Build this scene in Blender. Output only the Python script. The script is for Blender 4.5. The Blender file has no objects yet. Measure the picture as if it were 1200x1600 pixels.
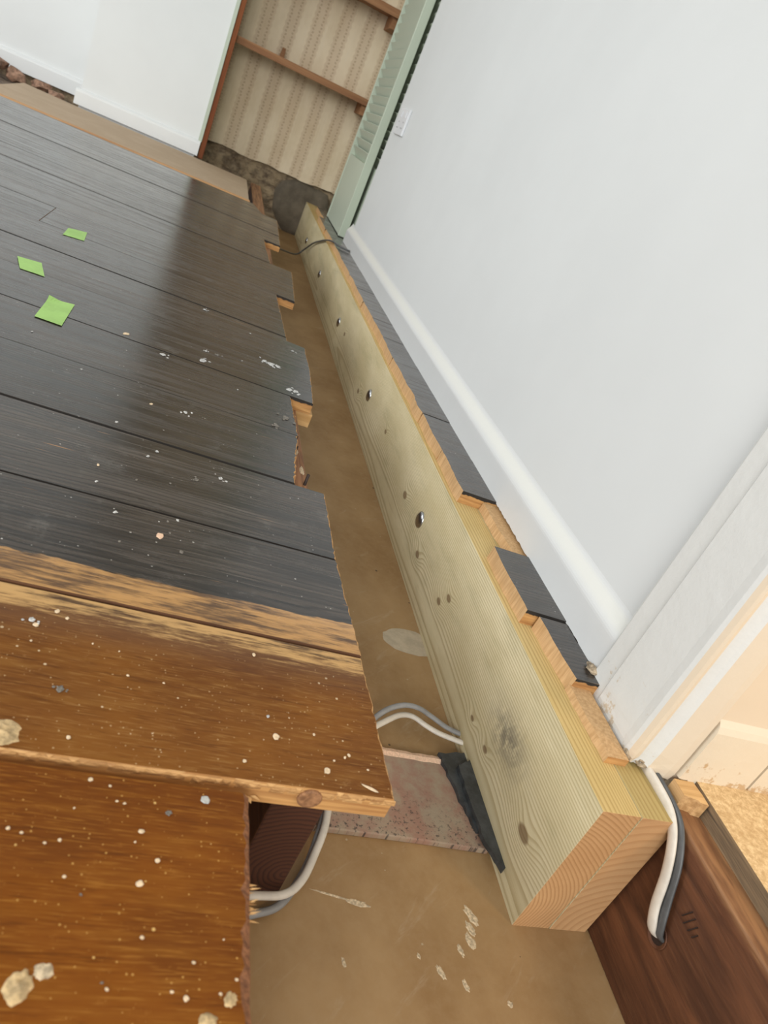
import bpy, bmesh, math, random
from mathutils import Vector, Matrix, noise as mnoise

random.seed(7)
scene = bpy.context.scene
COL = scene.collection

# ------------------------------------------------------------------ camera
F_PX = 1140.66
CAM_Z = 0.633
right = Vector((0.90440995, -0.16395767, 0.39390421))
down = Vector((0.26361769, -0.51118433, -0.81804419))
fwd = Vector((0.33548228, 0.84368742, -0.41909806))
cam_data = bpy.data.cameras.new('camera')
cam = bpy.data.objects.new('camera', cam_data)
COL.objects.link(cam)
cam.matrix_world = Matrix(((right.x, -down.x, -fwd.x, 0), (right.y, -down.y, -fwd.y, 0),
                           (right.z, -down.z, -fwd.z, CAM_Z), (0, 0, 0, 1)))
cam_data.sensor_fit = 'VERTICAL'
cam_data.sensor_height = 36.0
cam_data.sensor_width = 27.0
cam_data.lens = 36.0 * F_PX / 1600.0
cam_data.clip_start = 0.01
cam_data.dof.use_dof = True
cam_data.dof.focus_distance = 1.0
cam_data.dof.aperture_fstop = 10.0
scene.camera = cam

# ------------------------------------------------------------------ world + lights
world = bpy.data.worlds.new('world')
scene.world = world
world.use_nodes = True
bg = world.node_tree.nodes['Background']
bg.inputs[0].default_value = (0.975, 1.0, 0.995, 1)
bg.inputs[1].default_value = 0.85

def area(name, loc, target, size, size_y, power, color):
    d = bpy.data.lights.new(name, 'AREA')
    d.shape = 'RECTANGLE'; d.size = size; d.size_y = size_y
    d.energy = power; d.color = color
    o = bpy.data.objects.new(name, d)
    COL.objects.link(o)
    o.location = loc
    o.rotation_euler = (Vector(target) - Vector(loc)).to_track_quat('-Z', 'Y').to_euler()
    return o

# daylight of the bay window on the left and of the one behind the camera
area('window_daylight', (-2.9, 1.6, 1.6), (0.6, 1.8, 0.5), 2.2, 1.5, 60, (0.975, 1.0, 1.0))
area('rear_window_daylight', (-1.0, -2.6, 1.7), (0.2, 1.5, 0.3), 1.8, 1.4, 88, (0.98, 1.0, 0.99))
# warm lamp of the hall beyond the wall end
area('hall_lamp', (1.15, -0.35, 1.35), (0.72, 0.45, 0.2), 0.25, 0.25, 5.5, (1.0, 0.74, 0.46))

scene.view_settings.view_transform = 'Standard'
scene.view_settings.look = 'None'
scene.view_settings.gamma = 1.0
scene.view_settings.use_curve_mapping = False
scene.view_settings.exposure = 0.0

# ------------------------------------------------------------------ node helper
class V:
    """wraps a float socket or constant with arithmetic"""
    def __init__(s, g, k): s.g = g; s.k = k
    def _o(s, op, b, c=None): return s.g.math(op, s, b, c)
    def __add__(s, b): return s._o('ADD', b)
    __radd__ = __add__
    def __sub__(s, b): return s._o('SUBTRACT', b)
    def __rsub__(s, b): return s.g.math('SUBTRACT', b, s)
    def __mul__(s, b): return s._o('MULTIPLY', b)
    __rmul__ = __mul__
    def __truediv__(s, b): return s._o('DIVIDE', b)
    def __pow__(s, b): return s._o('POWER', b)

class G:
    def __init__(s, name):
        s.mat = bpy.data.materials.new(name)
        s.mat.use_nodes = True
        s.nt = s.mat.node_tree
        s.b = s.nt.nodes['Principled BSDF']
        p = s.node('ShaderNodeNewGeometry')
        sep = s.node('ShaderNodeSeparateXYZ')
        s.nt.links.new(p.outputs['Position'], sep.inputs[0])
        s.x, s.y, s.z = (V(s, sep.outputs[i]) for i in range(3))
        oi = s.node('ShaderNodeObjectInfo')
        s.rand = V(s, oi.outputs['Random'])
    def node(s, t): return s.nt.nodes.new(t)
    def put(s, sock, v):
        if isinstance(v, V): v = v.k
        if isinstance(v, bpy.types.NodeSocket): s.nt.links.new(v, sock)
        elif isinstance(v, tuple) and len(v) == 3 and sock.type == 'RGBA': sock.default_value = (*v, 1)
        else: sock.default_value = v
    def math(s, op, a, b=None, c=None, clamp=False):
        n = s.node('ShaderNodeMath'); n.operation = op; n.use_clamp = clamp
        for i, q in enumerate((a, b, c)):
            if q is not None: s.put(n.inputs[i], q)
        return V(s, n.outputs[0])
    def vec(s, x, y, z):
        n = s.node('ShaderNodeCombineXYZ')
        for i, q in enumerate((x, y, z)): s.put(n.inputs[i], q)
        return n.outputs[0]
    def noise(s, vec, scale=1.0, detail=3.0, rough=0.55, dist=0.0):
        n = s.node('ShaderNodeTexNoise')
        s.put(n.inputs['Vector'], vec)
        n.inputs['Scale'].default_value = scale; n.inputs['Detail'].default_value = detail
        n.inputs['Roughness'].default_value = rough; n.inputs['Distortion'].default_value = dist
        return V(s, n.outputs[0])
    def vor(s, vec, scale=1.0):
        n = s.node('ShaderNodeTexVoronoi')
        s.put(n.inputs['Vector'], vec); n.inputs['Scale'].default_value = scale
        sp = s.node('ShaderNodeSeparateColor'); s.nt.links.new(n.outputs['Color'], sp.inputs[0])
        return V(s, n.outputs['Distance']), V(s, sp.outputs[0]), V(s, sp.outputs[1])
    def step(s, v, a, b, lo=0.0, hi=1.0):
        n = s.node('ShaderNodeMapRange'); n.interpolation_type = 'SMOOTHSTEP'
        s.put(n.inputs[0], v)
        for i, q in enumerate((a, b, lo, hi)): s.put(n.inputs[i + 1], q)
        return V(s, n.outputs[0])
    def mix(s, f, a, b, mode='MIX'):
        n = s.node('ShaderNodeMix'); n.data_type = 'RGBA'; n.blend_type = mode
        s.put(n.inputs[0], f); s.put(n.inputs[6], a); s.put(n.inputs[7], b)
        return n.outputs[2]
    def bump(s, h, strength=0.3, dist=0.001, prev=None):
        n = s.node('ShaderNodeBump')
        s.put(n.inputs['Height'], h)
        n.inputs['Strength'].default_value = strength; n.inputs['Distance'].default_value = dist
        if prev is not None: s.nt.links.new(prev, n.inputs['Normal'])
        return n.outputs[0]
    def out(s, color, rough=0.6, normal=None, spec=None, metal=None, coat=None):
        s.put(s.b.inputs['Base Color'], color); s.put(s.b.inputs['Roughness'], rough)
        if normal is not None: s.nt.links.new(normal, s.b.inputs['Normal'])
        if spec is not None: s.put(s.b.inputs['Specular IOR Level'], spec)
        if metal is not None: s.put(s.b.inputs['Metallic'], metal)
        return s.mat
    def dots(s, scale, keep, rmin, rmax, seed=0.0):
        """mask of round specks lying in the xy plane"""
        d, c, c2 = s.vor(s.vec(s.x + seed, s.y, s.rand * 7.0), scale)
        on = s.math('GREATER_THAN', c, 1 - keep)
        r = c2 * (rmax - rmin) + rmin
        return s.math('MULTIPLY', s.math('LESS_THAN', d, r), on)

M = {}

def m_floorboard():
    g = G('worn_floorboard')
    o = g.rand * 13.0
    warp = g.noise(g.vec(g.x * 1.6 + o, g.y * 9.0, o), 1.0, 3, 0.5)
    fine = g.noise(g.vec(g.x * 9.0 + o, g.y * 420.0, o), 1.0, 3, 0.6)
    mid = g.noise(g.vec(g.x * 2.6 + o, g.y * 75.0, o + 3.0), 1.0, 4, 0.65, 0.4)
    big = g.noise(g.vec(g.x * 4.0, g.y * 14.0, o + 9.0), 1.0, 4, 0.65)
    cloud = g.noise(g.vec(g.x * 26.0, g.y * 26.0, 1.7), 1.0, 4, 0.7)
    ridge = g.math('PINGPONG', g.y * 150.0 + warp * 9.0 + g.noise(g.vec(g.x * 12.0, g.y * 20.0, o), 1.0, 2) * 1.2, 0.5) * 2.0
    # dark stained part
    dark = g.mix(g.step(mid, 0.36, 0.70), (0.016, 0.0125, 0.0105), (0.060, 0.047, 0.038))
    dark = g.mix(g.step(big, 0.45, 0.75) * 0.40, dark, (0.090, 0.068, 0.052))
    dark = g.mix(g.step(ridge, 0.0, 0.45, 1.0, 0.0) * 0.80, dark, (0.0055, 0.0045, 0.004))
    dark = g.mix(g.step(fine, 0.55, 0.74) * 0.50, dark, (0.14, 0.118, 0.10))
    wear = g.step(g.noise(g.vec(g.x * 9.0 + o, g.y * 150.0, 4.4), 1.0, 2, 0.5), 0.745, 0.80)
    dark = g.mix(wear * 0.75, dark, (0.34, 0.17, 0.07))
    haze = g.step(cloud, 0.57, 0.80)
    dark = g.mix(haze * 0.20, dark, (0.30, 0.285, 0.26))
    dark = g.mix(g.dots(190.0, 0.12, 0.03, 0.22) * 0.55 * g.step(big, 0.35, 0.6), dark, (0.62, 0.60, 0.55))
    dark = g.mix(g.dots(85.0, 0.10, 0.02, 0.10, 5.0) * 0.7, dark, (0.62, 0.61, 0.58))
    # varnished brown part
    vg = g.noise(g.vec(g.x * 45.0 + o, g.y * 700.0, o), 1.0, 2, 0.6)
    vm = g.noise(g.vec(g.x * 12.0 + o, g.y * 160.0, o + 2.0), 1.0, 3, 0.6)
    vb = g.noise(g.vec(g.x * 9.0, g.y * 12.0, o), 1.0, 4, 0.6)
    br = g.mix(g.step(vb, 0.30, 0.72), (0.150, 0.053, 0.0105), (0.215, 0.080, 0.0135))
    br = g.mix(g.step(vm, 0.48, 0.70) * 0.40, br, (0.28, 0.128, 0.028))
    br = g.mix(g.step(vg, 0.52, 0.72) * 0.55, br, (0.36, 0.185, 0.055))
    br = g.mix(g.step(vg * vm, 0.12, 0.20, 1.0, 0.0) * 0.5, br, (0.075, 0.025, 0.007))
    sc = g.step(g.noise(g.vec(g.x * 75.0, g.y * 75.0, 8.8), 1.0, 4, 0.8), 0.60, 0.74)
    br = g.mix(sc * 0.35, br, (0.36, 0.195, 0.07))
    br = g.mix(g.dots(330.0, 0.30, 0.04, 0.24) * 0.75, br, (0.56, 0.38, 0.19))
    br = g.mix(g.dots(130.0, 0.12, 0.02, 0.17, 3.0) * 0.85, br, (0.70, 0.54, 0.34))
    # worn band between them
    wn = g.noise(g.vec(g.x * 22.0, g.y * 230.0, 2.2), 1.0, 4, 0.75)
    wc = g.noise(g.vec(g.x * 12.0, g.y * 40.0, 6.2), 1.0, 3, 0.6)
    band = g.mix(g.step(wn + wc * 0.8, 0.74, 1.06), (0.105, 0.058, 0.030), (0.43, 0.235, 0.085))
    band = g.mix(g.step(wn, 0.28, 0.44, 1.0, 0.0) * 0.6, band, (0.055, 0.031, 0.018))
    strip = g.step(g.y, 0.530, 0.536, 1.0, 0.0) * g.step(wn + wc * 0.5, 0.55, 0.80)
    band = g.mix(strip * 0.8, band, (0.62, 0.38, 0.155))
    rag = (g.noise(g.vec(g.x * 11.0, g.y * 60.0, 0.3), 1.0, 4, 0.7) - 0.5) * 0.022
    t = g.y + rag
    e1 = g.step(t, 0.5755, 0.5775)
    e0 = g.step(t + (wn - 0.5) * 0.06, 0.500, 0.520)
    plum = g.step(t, 0.460, 0.512)
    br = g.mix(g.math('LESS_THAN', g.y, 0.359), br, g.mix(1.0, br, (0.80, 0.66, 0.36), 'MULTIPLY'))
    br = g.mix(plum * 0.55, br, (0.125, 0.070, 0.045))
    col = g.mix(e0, br, band)
    col = g.mix(e1, col, dark)
    vary = g.rand * 0.4 + 0.80
    vn = g.node('ShaderNodeHueSaturation'); g.put(vn.inputs['Color'], col); g.put(vn.inputs['Value'], vary)
    isd = g.step(g.y, 0.56, 0.58)
    nrm = g.bump(fine * 0.35 + mid * 0.4 + ridge * 0.30 * isd, 0.20, 0.0008)
    rough = g.step(mid, 0.35, 0.72, 0.16, 0.40) + g.step(cloud, 0.4, 0.8) * 0.10 + g.step(g.y, 0.52, 0.58, 0.20, 0.0)
    g.put(g.b.inputs['Coat Weight'], isd * 0.40)
    g.b.inputs['Coat Roughness'].default_value = 0.22
    return g.out(vn.outputs[0], rough, nrm, spec=g.step(g.y, 0.5, 0.58, 0.14, 0.60))

def m_raw(name, c1, c2, axis='x', sc=1.0, dark_top=None):
    g = G(name)
    o = g.rand * 9.0
    a, b = (6.0 * sc, 150.0 * sc)
    if axis == 'x': v = g.vec(g.x * a + o, g.y * b, g.z * b)
    elif axis == 'y': v = g.vec(g.x * b, g.y * a + o, g.z * b)
    else: v = g.vec(g.x * b, g.y * b, g.z * a + o)
    n = g.noise(v, 1.0, 4, 0.65, 0.3)
    col = g.mix(g.step(n, 0.3, 0.7), c1, c2)
    if dark_top:
        zr = g.z + (g.noise(g.vec(g.x * 60.0, g.y * 60.0, 0.0), 1.0, 3) - 0.5) * 0.010
        col = g.mix(g.step(zr, dark_top, dark_top + 0.0015) * g.math('GREATER_THAN', g.y, 0.56), col, (0.02, 0.016, 0.013))
    return g.out(col, 0.75, g.bump(n, 0.4, 0.001))

KNOTS = [(0.861, 0.094, 0.0085), (0.884, 0.070, 0.008), (1.199, 0.085, 0.011), (0.471, 0.068, 0.012), (0.60, 0.055, 0.006), (0.655, 0.052, 0.005),
         (1.03, 0.060, 0.009), (1.46, 0.10, 0.008), (1.80, 0.06, 0.010), (2.2, 0.09, 0.010)]

def m_beam(name, lo, hi, line, ax, az, green=0.0, knots=False, freq=175.0, linew=0.55, end=False):
    """treated pine: growth rings about an axis along y"""
    g = G(name)
    wob = (g.noise(g.vec(g.x * 5.0, g.y * 0.55, g.z * 5.0), 1.0, 2, 0.5) - 0.5) * 0.042
    wob2 = (g.noise(g.vec(g.x * 22.0, g.y * 1.6, g.z * 22.0), 1.0, 2, 0.5) - 0.5) * 0.0036
    dx = g.x - ax; dz = g.z - az
    r = g.math('SQRT', dx * dx + dz * dz * 1.0) + wob + wob2
    kmask = None
    if knots:
        for (ky, kz, kr) in KNOTS:
            yy = (g.y - ky) * (0.55); zz = g.z - kz
            d2 = yy * yy + zz * zz
            e = g.math('EXPONENT', d2 * (-1.0 / (kr * kr * 3.2)))
            r = r + e * (kr * 1.15)
            k = g.step(g.math('SQRT', d2), kr * 0.45, kr * 0.75, 1.0, 0.0)
            kmask = k if kmask is None else g.math('MAXIMUM', kmask, k)
    ph = r * freq
    fr = g.math('FRACT', ph)
    ring = g.step(fr, 0.40, 0.88) * g.step(fr, 0.94, 1.0, 1.0, 0.0)
    blot = g.noise(g.vec(g.x * 4.0, g.y * 3.0, g.z * 8.0), 1.0, 4, 0.65)
    col = g.mix(g.step(blot, 0.3, 0.75), lo, hi)
    col = g.mix(ring * linew, col, line)
    if green:
        gm = g.step(g.noise(g.vec(3.0, g.y * 3.5, g.z * 20.0), 1.0, 4, 0.7), 0.48, 0.72)
        col = g.mix(gm * green, col, (0.21, 0.20, 0.085))
    fib = g.noise(g.vec(g.x * 700.0, g.y * 25.0 if not end else g.y * 700.0, g.z * 700.0), 1.0, 2, 0.6)
    col = g.mix(g.step(fib, 0.5, 0.75) * 0.22, col, line)
    if knots:
        col = g.mix(kmask * 0.75, col, (0.16, 0.085, 0.035))
        # grey handling smudge on the near part of the face
        sy = (g.y - 0.575) * 0.55; sz = g.z - 0.100
        sm = g.math('EXPONENT', (sy * sy + sz * sz) * (-1.0 / 0.00065)) * g.step(g.noise(g.vec(g.x, g.y * 60.0, g.z * 60.0), 1.0, 4, 0.7), 0.25, 0.6)
        col = g.mix(sm * 0.75, col, (0.10, 0.09, 0.075))
    return g.out(col, 0.72, g.bump(ring * 0.6 + fib * 0.3, 0.35, 0.0008), spec=0.3)

def m_subfloor():
    g = G('brown_screed')
    n = g.noise(g.vec(g.x * 7.0, g.y * 5.0, 0.0), 1.0, 5, 0.65)
    f = g.noise(g.vec(g.x * 70.0, g.y * 70.0, 0.0), 1.0, 4, 0.7)
    sc = g.noise(g.vec(g.x * 6.0 + g.y * 7.0, g.y * 34.0 - g.x * 30.0, 3.0), 1.0, 4, 0.75, 0.5)
    col = g.mix(g.step(n, 0.3, 0.7), (0.27, 0.155, 0.062), (0.37, 0.235, 0.110))
    col = g.mix(g.step(f, 0.35, 0.75) * 0.25, col, (0.40, 0.275, 0.15))
    col = g.mix(g.step(sc, 0.56, 0.80) * 0.40, col, (0.50, 0.40, 0.28))
    col = g.mix(g.dots(40.0, 0.10, 0.03, 0.13) * 0.8, col, (0.05, 0.03, 0.018))
    col = g.mix(g.dots(75.0, 0.07, 0.03, 0.14, 2.0) * 0.7, col, (0.45, 0.36, 0.24))
    return g.out(col, 0.62, g.bump(f + n, 0.25, 0.001), spec=0.35)

def m_paint(name, c, rough=0.5, bumps=0.25, bscale=22.0, stain=None, cream=None):
    g = G(name)
    n = g.noise(g.vec(g.x * bscale, g.y * bscale, g.z * bscale), 1.0, 5, 0.6)
    n2 = g.noise(g.vec(g.x * 3.0, g.y * 3.0, g.z * 3.0), 1.0, 3, 0.6)
    col = g.mix(g.step(n2, 0.3, 0.7), c, tuple(v * 0.965 for v in c))
    if stain:
        s = g.step(g.noise(g.vec(g.x * 45.0, g.y * 45.0, g.z * 45.0), 1.0, 4, 0.7) - (g.z - 0.19) * 3.2, 0.45, 0.55)
        col = g.mix(s * 0.75, col, stain)
    if cream:  # painted highlight: a paler band between two heights
        z0, z1, cc = cream
        col = g.mix(g.step(g.z, z0, z0 + 0.012) * g.step(g.z, z1, z1 + 0.008, 1.0, 0.0), col, cc)
    return g.out(col, rough, g.bump(n, bumps, 0.002), spec=0.4)

def m_plain(name, c, rough=0.5, metal=0.0, var=0.25, scale=60.0, bumps=0.2):
    g = G(name)
    n = g.noise(g.vec(g.x * scale, g.y * scale, g.z * scale), 1.0, 4, 0.65)
    col = g.mix(g.step(n, 0.3, 0.7), tuple(v * (1 - var) for v in c), tuple(min(1, v * (1 + var)) for v in c))
    return g.out(col, rough, g.bump(n, bumps, 0.001), metal=metal)

def m_wallpaper():
    g = G('faded_striped_wallpaper')
    n = g.noise(g.vec(g.x * 5.0, 0.0, g.z * 3.0), 1.0, 4, 0.65)
    v = g.noise(g.vec(g.x * 120.0, 0.0, g.z * 5.0), 1.0, 2, 0.6)
    col = g.mix(g.step(n, 0.3, 0.7), (0.66, 0.53, 0.36), (0.79, 0.66, 0.48))
    col = g.mix(g.step(v, 0.45, 0.75) * 0.35, col, (0.76, 0.65, 0.50))
    xs = g.x + g.math('SINE', g.z * 210.0) * 0.0022
    fr = g.math('FRACT', (xs + 0.018) / 0.118)
    band = g.step(g.math('ABSOLUTE', fr - 0.5), 0.24, 0.30, 1.0, 0.0)
    col = g.mix(band * 0.30, col, (0.42, 0.27, 0.16))
    dot = g.math('GREATER_THAN', g.math('SINE', g.z * 420.0), -0.3)
    for c0 in (0.36, 0.64):
        l = g.step(g.math('ABSOLUTE', fr - c0), 0.02, 0.055, 1.0, 0.0)
        col = g.mix(l * dot * 0.36, col, (0.24, 0.13, 0.07))
    return g.out(col, 0.85)

def m_plaster():
    g = G('old_rubble_plaster')
    n = g.noise(g.vec(g.x * 14.0, g.y * 14.0, g.z * 20.0), 1.0, 5, 0.7)
    f = g.noise(g.vec(g.x * 60.0, g.y * 60.0, g.z * 60.0), 1.0, 4, 0.7)
    col = g.mix(g.step(n, 0.36, 0.62), (0.12, 0.082, 0.052), (0.36, 0.27, 0.165))
    col = g.mix(g.step(f, 0.5, 0.75) * 0.45, col, (0.36, 0.29, 0.20))
    return g.out(col, 0.9, g.bump(n + f * 0.4, 0.9, 0.01))

def m_joist_dark():
    g = G('red_brown_old_joist')
    n = g.noise(g.vec(g.x * 30.0, g.y * 5.0, g.z * 40.0), 1.0, 4, 0.65, 0.6)
    f = g.noise(g.vec(g.x * 90.0, g.y * 14.0, g.z * 160.0), 1.0, 3, 0.6)
    col = g.mix(g.step(n, 0.3, 0.72), (0.060, 0.020, 0.0075), (0.15, 0.054, 0.021))
    col = g.mix(g.step(f, 0.5, 0.75) * 0.4, col, (0.19, 0.078, 0.032))
    col = g.mix(g.step(f, 0.25, 0.42, 1.0, 0.0) * 0.5, col, (0.05, 0.016, 0.008))
    worn = g.step(g.z + (n - 0.5) * 0.02, 0.179, 0.188)
    col = g.mix(worn * g.step(f, 0.35, 0.65, 0.25, 0.8), col, (0.36, 0.18, 0.075))
    return g.out(col, 0.62, g.bump(n + f, 0.4, 0.0015))

def m_joist_end():
    g = G('sawn_joist_end_grain')
    dx = g.x - 0.235; dz = g.z - 0.03
    wob = (g.noise(g.vec(g.x * 40.0, g.y * 40.0, g.z * 40.0), 1.0, 3) - 0.5) * 0.006
    r = g.math('SQRT', dx * dx + dz * dz) + wob
    fr = g.math('FRACT', r * 190.0)
    col = g.mix(g.step(fr, 0.4, 0.9), (0.085, 0.027, 0.011), (0.045, 0.014, 0.006))
    return g.out(col, 0.8, g.bump(fr, 0.3, 0.001))

def m_osb():
    g = G('pale_hardboard')
    f = g.noise(g.vec(g.x * 260.0, g.y * 260.0, 0.0), 1.0, 3, 0.7)
    n = g.noise(g.vec(g.x * 8.0, g.y * 8.0, 0.0), 1.0, 3, 0.6)
    col = g.mix(g.step(f, 0.3, 0.7), (0.40, 0.285, 0.18), (0.50, 0.37, 0.25))
    col = g.mix(g.step(n, 0.4, 0.7) * 0.4, col, (0.55, 0.42, 0.30))
    return g.out(col, 0.8, g.bump(f, 0.2, 0.0006))

def m_hallfloor():
    g = G('fibrous_hall_sheet')
    f = g.noise(g.vec(g.x * 140.0, g.y * 140.0, 0.0), 1.0, 4, 0.8)
    n = g.noise(g.vec(g.x * 14.0, g.y * 14.0, 0.0), 1.0, 3, 0.6)
    col = g.mix(g.step(f, 0.35, 0.7), (0.52, 0.33, 0.15), (0.82, 0.60, 0.33))
    col = g.mix(g.step(n, 0.5, 0.75) * 0.5, col, (0.46, 0.28, 0.115))
    return g.out(col, 0.8, g.bump(f, 0.4, 0.001))

M['board'] = m_floorboard()
M['board_edge'] = m_raw('sawn_board_edge', (0.24, 0.10, 0.030), (0.56, 0.28, 0.095), 'x')
M['board_side'] = m_raw('board_side_face', (0.34, 0.150, 0.045), (0.62, 0.34, 0.12), 'x', dark_top=0.2035)
M['dark_side'] = m_raw('dark_board_side', (0.07, 0.030, 0.014), (0.16, 0.070, 0.030), 'x')  # darker brown side face, used in one board seam
M['stub_end'] = m_raw('stub_sawn_face', (0.46, 0.27, 0.115), (0.62, 0.39, 0.195), 'z', 1.6)
M['rim_brown'] = m_raw('brown_sawn_rim', (0.12, 0.045, 0.018), (0.30, 0.125, 0.05), 'x', 2.0)
M['lath'] = m_raw('orange_lath', (0.46, 0.22, 0.08), (0.66, 0.37, 0.16), 'x', 0.5)
M['rim'] = m_raw('splintered_board_rim', (0.30, 0.14, 0.045), (0.68, 0.40, 0.16), 'x', 3.0)
M['raw'] = m_raw('raw_pine', (0.42, 0.23, 0.09), (0.66, 0.41, 0.19), 'y')
M['raw_x'] = m_raw('raw_pine_crosswise', (0.50, 0.28, 0.10), (0.72, 0.45, 0.20), 'x', 0.6)
M['rot'] = m_raw('weathered_joist_top', (0.16, 0.07, 0.03), (0.40, 0.20, 0.09), 'y')
M['beam_side'] = m_beam('treated_pine_face', (0.62, 0.53, 0.315), (0.77, 0.68, 0.46), (0.40, 0.30, 0.145), 0.440, 0.030, green=0.28, knots=True, freq=285.0, linew=0.6)
M['beam_top'] = m_beam('treated_pine_top', (0.56, 0.405, 0.165), (0.68, 0.51, 0.24), (0.34, 0.21, 0.06), 0.440, 0.030, freq=520.0)
M['beam_end'] = m_beam('sawn_pine_end', (0.48, 0.265, 0.118), (0.58, 0.345, 0.165), (0.31, 0.145, 0.052), 0.440, 0.030, freq=230.0, linew=0.55, end=True)
M['beam_top2'] = m_beam('rear_pine_top', (0.44, 0.33, 0.13), (0.55, 0.42, 0.20), (0.30, 0.19, 0.06), 0.64, 0.02, freq=420.0)
M['beam_end2'] = m_beam('rear_pine_end', (0.47, 0.26, 0.118), (0.56, 0.335, 0.165), (0.37, 0.185, 0.075), 0.62, 0.0, freq=90.0, linew=0.45, end=True)
M['subfloor'] = m_subfloor()
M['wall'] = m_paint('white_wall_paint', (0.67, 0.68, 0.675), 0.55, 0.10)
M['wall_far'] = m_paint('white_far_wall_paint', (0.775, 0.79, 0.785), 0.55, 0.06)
M['skirt'] = m_paint('white_gloss_skirting', (0.655, 0.66, 0.655), 0.32, 0.35, 30.0, cream=(0.258, 0.276, (0.70, 0.695, 0.655)))  # cream band paints the gloss highlight along the curved top
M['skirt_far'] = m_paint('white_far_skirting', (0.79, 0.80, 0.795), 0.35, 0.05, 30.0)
M['arch'] = m_paint('chipped_white_architrave', (0.66, 0.655, 0.63), 0.38, 0.55, 34.0, stain=(0.50, 0.38, 0.24))
M['hall'] = m_paint('cream_hall_paint', (0.68, 0.56, 0.42), 0.5, 0.4, 30.0)
M['hall_skirt'] = m_paint('chipped_cream_skirting', (0.70, 0.60, 0.46), 0.45, 0.6, 40.0, stain=(0.46, 0.27, 0.11))
M['mortar'] = m_plain('crumbling_mortar', (0.36, 0.28, 0.19), 0.95, 0, 0.55, 90.0, 1.0)
M['bolt'] = m_plain('zinc_bolt', (0.48, 0.49, 0.50), 0.28, 1.0, 0.15, 40.0, 0.05)
M['nail'] = m_plain('rusty_nail', (0.05, 0.035, 0.03), 0.6, 0.6)
M['joist'] = m_joist_dark()
M['joist_end'] = m_joist_end()
M['tile'] = None
M['osb'] = m_osb()
M['hallfloor'] = m_hallfloor()
M['slate'] = m_plain('dark_slate', (0.042, 0.045, 0.047), 0.45, 0, 0.4, 50.0, 0.6)
M['cable_white'] = m_plain('white_cable_sheath', (0.62, 0.56, 0.48), 0.45, 0, 0.08)
M['cable_grey'] = m_plain('grey_cable_sheath', (0.26, 0.255, 0.25), 0.45, 0, 0.12)
M['cable_dark'] = m_plain('dark_grey_cable_sheath', (0.085, 0.085, 0.085), 0.4, 0, 0.15)
M['tape'] = m_plain('green_masking_tape', (0.32, 0.53, 0.15), 0.6, 0, 0.08, 25.0, 0.15)
M['green'] = m_paint('sage_green_paint', (0.50, 0.555, 0.45), 0.45, 0.05)
M['post'] = m_raw('red_brown_post', (0.24, 0.065, 0.020), (0.36, 0.115, 0.036), 'z', 0.3)
M['shelf'] = m_raw('stained_shelf', (0.23, 0.10, 0.04), (0.38, 0.19, 0.085), 'x', 0.3)
M['paper'] = m_wallpaper()
M['plaster'] = m_plaster()
M['patch'] = m_plain('fresh_grey_mortar', (0.125, 0.100, 0.070), 0.85, 0, 0.2, 18.0, 0.3)
M['brick'] = m_plain('broken_brick', (0.30, 0.175, 0.115), 0.9, 0, 0.45, 40.0, 0.8)
M['earth'] = m_plain('dusty_earth', (0.17, 0.125, 0.09), 0.95, 0, 0.4, 40.0, 0.8)
M['plastic'] = m_plain('white_plastic', (0.72, 0.73, 0.75), 0.35, 0, 0.02, 30.0, 0.0)
M['weathered'] = m_raw('weathered_board_edge', (0.055, 0.038, 0.024), (0.26, 0.17, 0.09), 'y')
M['splat_w'] = m_plain('white_paint_drip', (0.50, 0.49, 0.47), 0.6, 0, 0.35, 300.0)
M['splat_c'] = m_plain('cream_paint_drip', (0.68, 0.52, 0.34), 0.7, 0, 0.2, 300.0)
M['splat_p'] = m_plain('pink_plaster_drip', (0.72, 0.48, 0.33), 0.8, 0, 0.15, 300.0)
M['splat_g'] = m_plain('grey_scuff', (0.17, 0.15, 0.125), 0.7, 0, 0.4, 400.0)
M['splat_b'] = m_plain('blue_grey_drip', (0.42, 0.42, 0.39), 0.5, 0, 0.2, 300.0)
M['pale'] = m_plain('pale_screed_patch', (0.46, 0.385, 0.28), 0.5, 0, 0.12, 60.0)
M['lump'] = m_plain('cream_plaster_lump', (0.48, 0.345, 0.18), 0.95, 0, 0.4, 160.0, 1.0)
M['dust'] = m_plain('cream_plaster_smear', (0.52, 0.41, 0.27), 0.9, 0, 0.4, 350.0, 0.5)

def m_tile():
    g = G('worn_red_tile')
    n = g.noise(g.vec(g.x * 26.0, g.y * 26.0, 0.0), 1.0, 4, 0.7)
    f = g.noise(g.vec(g.x * 190.0, g.y * 190.0, 0.0), 1.0, 3, 0.7)
    col = g.mix(g.step(n, 0.35, 0.65), (0.30, 0.165, 0.115), (0.33, 0.255, 0.175))
    pit = g.step(f, 0.36, 0.46, 1.0, 0.0) * g.step(g.y + (n - 0.5) * 0.12, 0.50, 0.57, 1.0, 0.0)
    col = g.mix(pit * 0.85, col, (0.045, 0.035, 0.03))
    col = g.mix(g.step(f, 0.62, 0.76) * 0.5, col, (0.36, 0.26, 0.21))
    return g.out(col, 0.6, g.bump(f, 0.4, 0.001))
M['tile'] = m_tile()

# ------------------------------------------------------------------ mesh helpers
def empty(name, loc, **k):
    o = bpy.data.objects.new(name, None)
    o.empty_display_size = 0.05
    o.location = loc
    WORLD[o] = Vector(loc)
    return link2(o, None, **k)

WORLD = {}
def link2(o, parent, **k):
    COL.objects.link(o)
    for key in ('label', 'group', 'kind'):
        if k.get(key): o[key] = k[key]
    if k.get('cat'): o['category'] = k['cat']
    if parent is not None:
        o.parent = parent
        o.location = o.location - WORLD[parent]
    return o

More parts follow.
